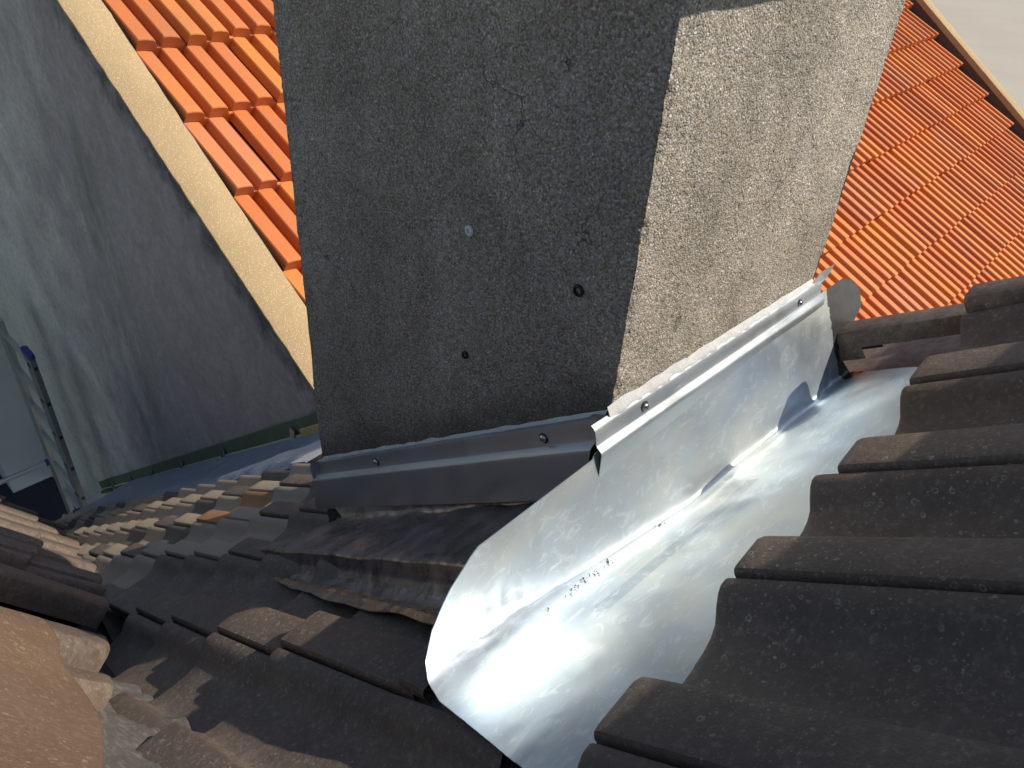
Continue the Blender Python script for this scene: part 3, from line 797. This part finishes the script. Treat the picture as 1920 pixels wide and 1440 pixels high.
for x, dz in ((0, -.003), (.003, -.0006), (.008, 0), (.1, -.003), (.3, -.012), (.62, -.03)):
    rings.append([SP(p.x - .04 * x, p.y - x, p.z + dz) for p in nz])
child(mesh_obj('tile', *loft(rings), M['tile_tan'], smooth=38), sr)
uv = [SP(-.7, .02, -.01), SP(5.8, .02, -.01), SP(5.8, -1.1, -.01), SP(-.7, -1.1, -.01)]
child(mesh_obj('underlay', uv, [(0, 1, 2, 3)], M['deck']), sr)

# mortar fillet where the two slopes meet
rings = []
for i in range(61):
    al = -.30 + .86 * i / 60
    wd = interp(al, [-.30, -.05, .1, .3, .45, .56], [.11, .09, .07, .055, .03, .0])
    base = V2 + vd * al
    r = []
    for k in range(13):
        q = k / 12
        p = base - W_ * .05 + W_ * (wd + .02 * noise.noise(V((al * 9, 0, 0)))) * q + r2 * (-.05 * (1 - q)) + N_ * (.050 * (1 - q) ** 1.3 + .022)
        p += N_ * (noise.noise(p * 14) * .007 + noise.noise(p * 45) * .0035 + noise.noise(p * 120) * .0015)
        r.append(p)
    rings.append(r)
mo = mesh_obj('mortar_fillet', *thick(*loft(rings), -.01), M['mortar'], smooth=70)
tag(mo, 'rough grey mortar smeared in the corner between the two brown tile slopes', 'mortar')

# ------------------------------------------------------------------ ladder by the wall end
ld = empty('ladder', (-6.0, .5, -6.334)); tag(ld, 'aluminium ladder with blue end caps standing against the grey wall', 'ladder')
LY = .52
xr, xl = -5.87, -6.52
def stile(x, m, z1, top=True):
    s = child(mesh_obj('stile', *bar((x, LY, -6.33), (x, LY, z1), .075, .036, V((1, 0, 0)), .2), m), ld)
    if top: child(mesh_obj('end_cap', *bar((x, LY, z1 - .02), (x, LY, z1 + .035), .085, .046, V((1, 0, 0)), .3), M['blue']), ld)
LZ = -3.10
def st2(x, z1, m):
    child(mesh_obj('stile', *box((x - .085, LY - .02, -6.33), (x + .085, LY + .02, z1)), m), ld)
st2(xr, LZ, M['ladder_dark']); st2(xl, LZ + .05, M['ladder'])
child(mesh_obj('end_cap', *bar((xr, LY, LZ - .015), (xr, LY, LZ + .03), .05, .19, V((1, 0, 0)), .3), M['blue']), ld)
for k in range(9):
    z = LZ - .10 - .365 * k
    rg = child(mesh_obj('rung', *bar((xl, LY + .0, z), (xr, LY + .0, z), .045, .032, V((0, 0, 1)), .25), M['ladder']), ld)
    child(mesh_obj('rung_end', *box((xr + .0855, LY - .012, z - .02), (xr + .0885, LY + .012, z + .012)), M['rubber']), rg)
    child(mesh_obj('rung_end', *box((xr + .0 - .03, LY - .0235, z - .02), (xr + .03, LY - .0205, z + .012)), M['rubber']), rg)
for (z, y0) in ((-3.02, -.4), (-4.72, -.5)):
    br = child(mesh_obj('brace', *bar((xl - .05, y0, z), (xl - .05, LY, z), .04, .04), M['ladder']), ld)
    child(mesh_obj('brace_cap', *bar((xl - .05, LY - .05, z), (xl - .05, LY + .01, z), .055, .055), M['blue']), br)
child(mesh_obj('brace', *bar((xr - .05, -.3, -4.92), (xr - .05, LY, -4.92), .04, .04), M['ladder']), ld)
child(mesh_obj('brace_cap', *bar((xr - .05, LY - .09, -4.92), (xr - .05, LY + .01, -4.92), .07, .07), M['blue']), ld)

ow = mesh_obj('side_wall', *box((-8.9, .34, -6.5), (-8.39, .80, 3.0)), M['panelwall'])
tag(ow, 'pale rendered wall behind the ladder, standing on the dark flat roof', 'wall')
ow2 = mesh_obj('garden_wall', *box((-9.9, -4.0, -6.5), (-9.4, .34, -1.0)), M['green'])
tag(ow2, 'dark greenish wall at the far left edge behind the ladder', 'wall')
# eaves gutter of the brown roof
ga = -6.78
gt = mesh_obj('eaves_gutter', *bar(RF(ga, -.3, .015), RF(ga, .79, .015), .10, .02, N_), M['steel'])
tag(gt, 'thin grey metal gutter at the eaves of the brown roof', 'gutter')

# ------------------------------------------------------------------ grit lying in the gutter
parts = []
gr_ = random.Random(11)
spots = [(-.10, .018, 9), (-.13, .02, 9), (-.075, .02, 5), (.12, .1, 4), (-.03, .04, 3), (-.22, .05, 3)]
for y0, sy, cnt in spots:
    for _ in range(cnt):
        y = gr_.gauss(y0, sy); t = 0.35 + gr_.gauss(.03, .012)
        p = gutter_pt(y, t) + N_ * .0016; s = gr_.uniform(.0008, .0026)
        parts.append(([p + V((gr_.uniform(-1, 1), gr_.uniform(-1, 1), gr_.uniform(-.4, 1))).normalized() * s for _ in range(6)], [(0, 1, 2), (0, 2, 3), (0, 3, 4), (1, 2, 5), (2, 3, 5), (3, 4, 5), (0, 4, 1), (4, 1, 5)]))
gt2 = mesh_obj('grit', *join(parts), M['grit'])
tag(gt2, 'small crumbs of brown grit lying in the crease of the zinc gutter', 'grit', kind='stuff')
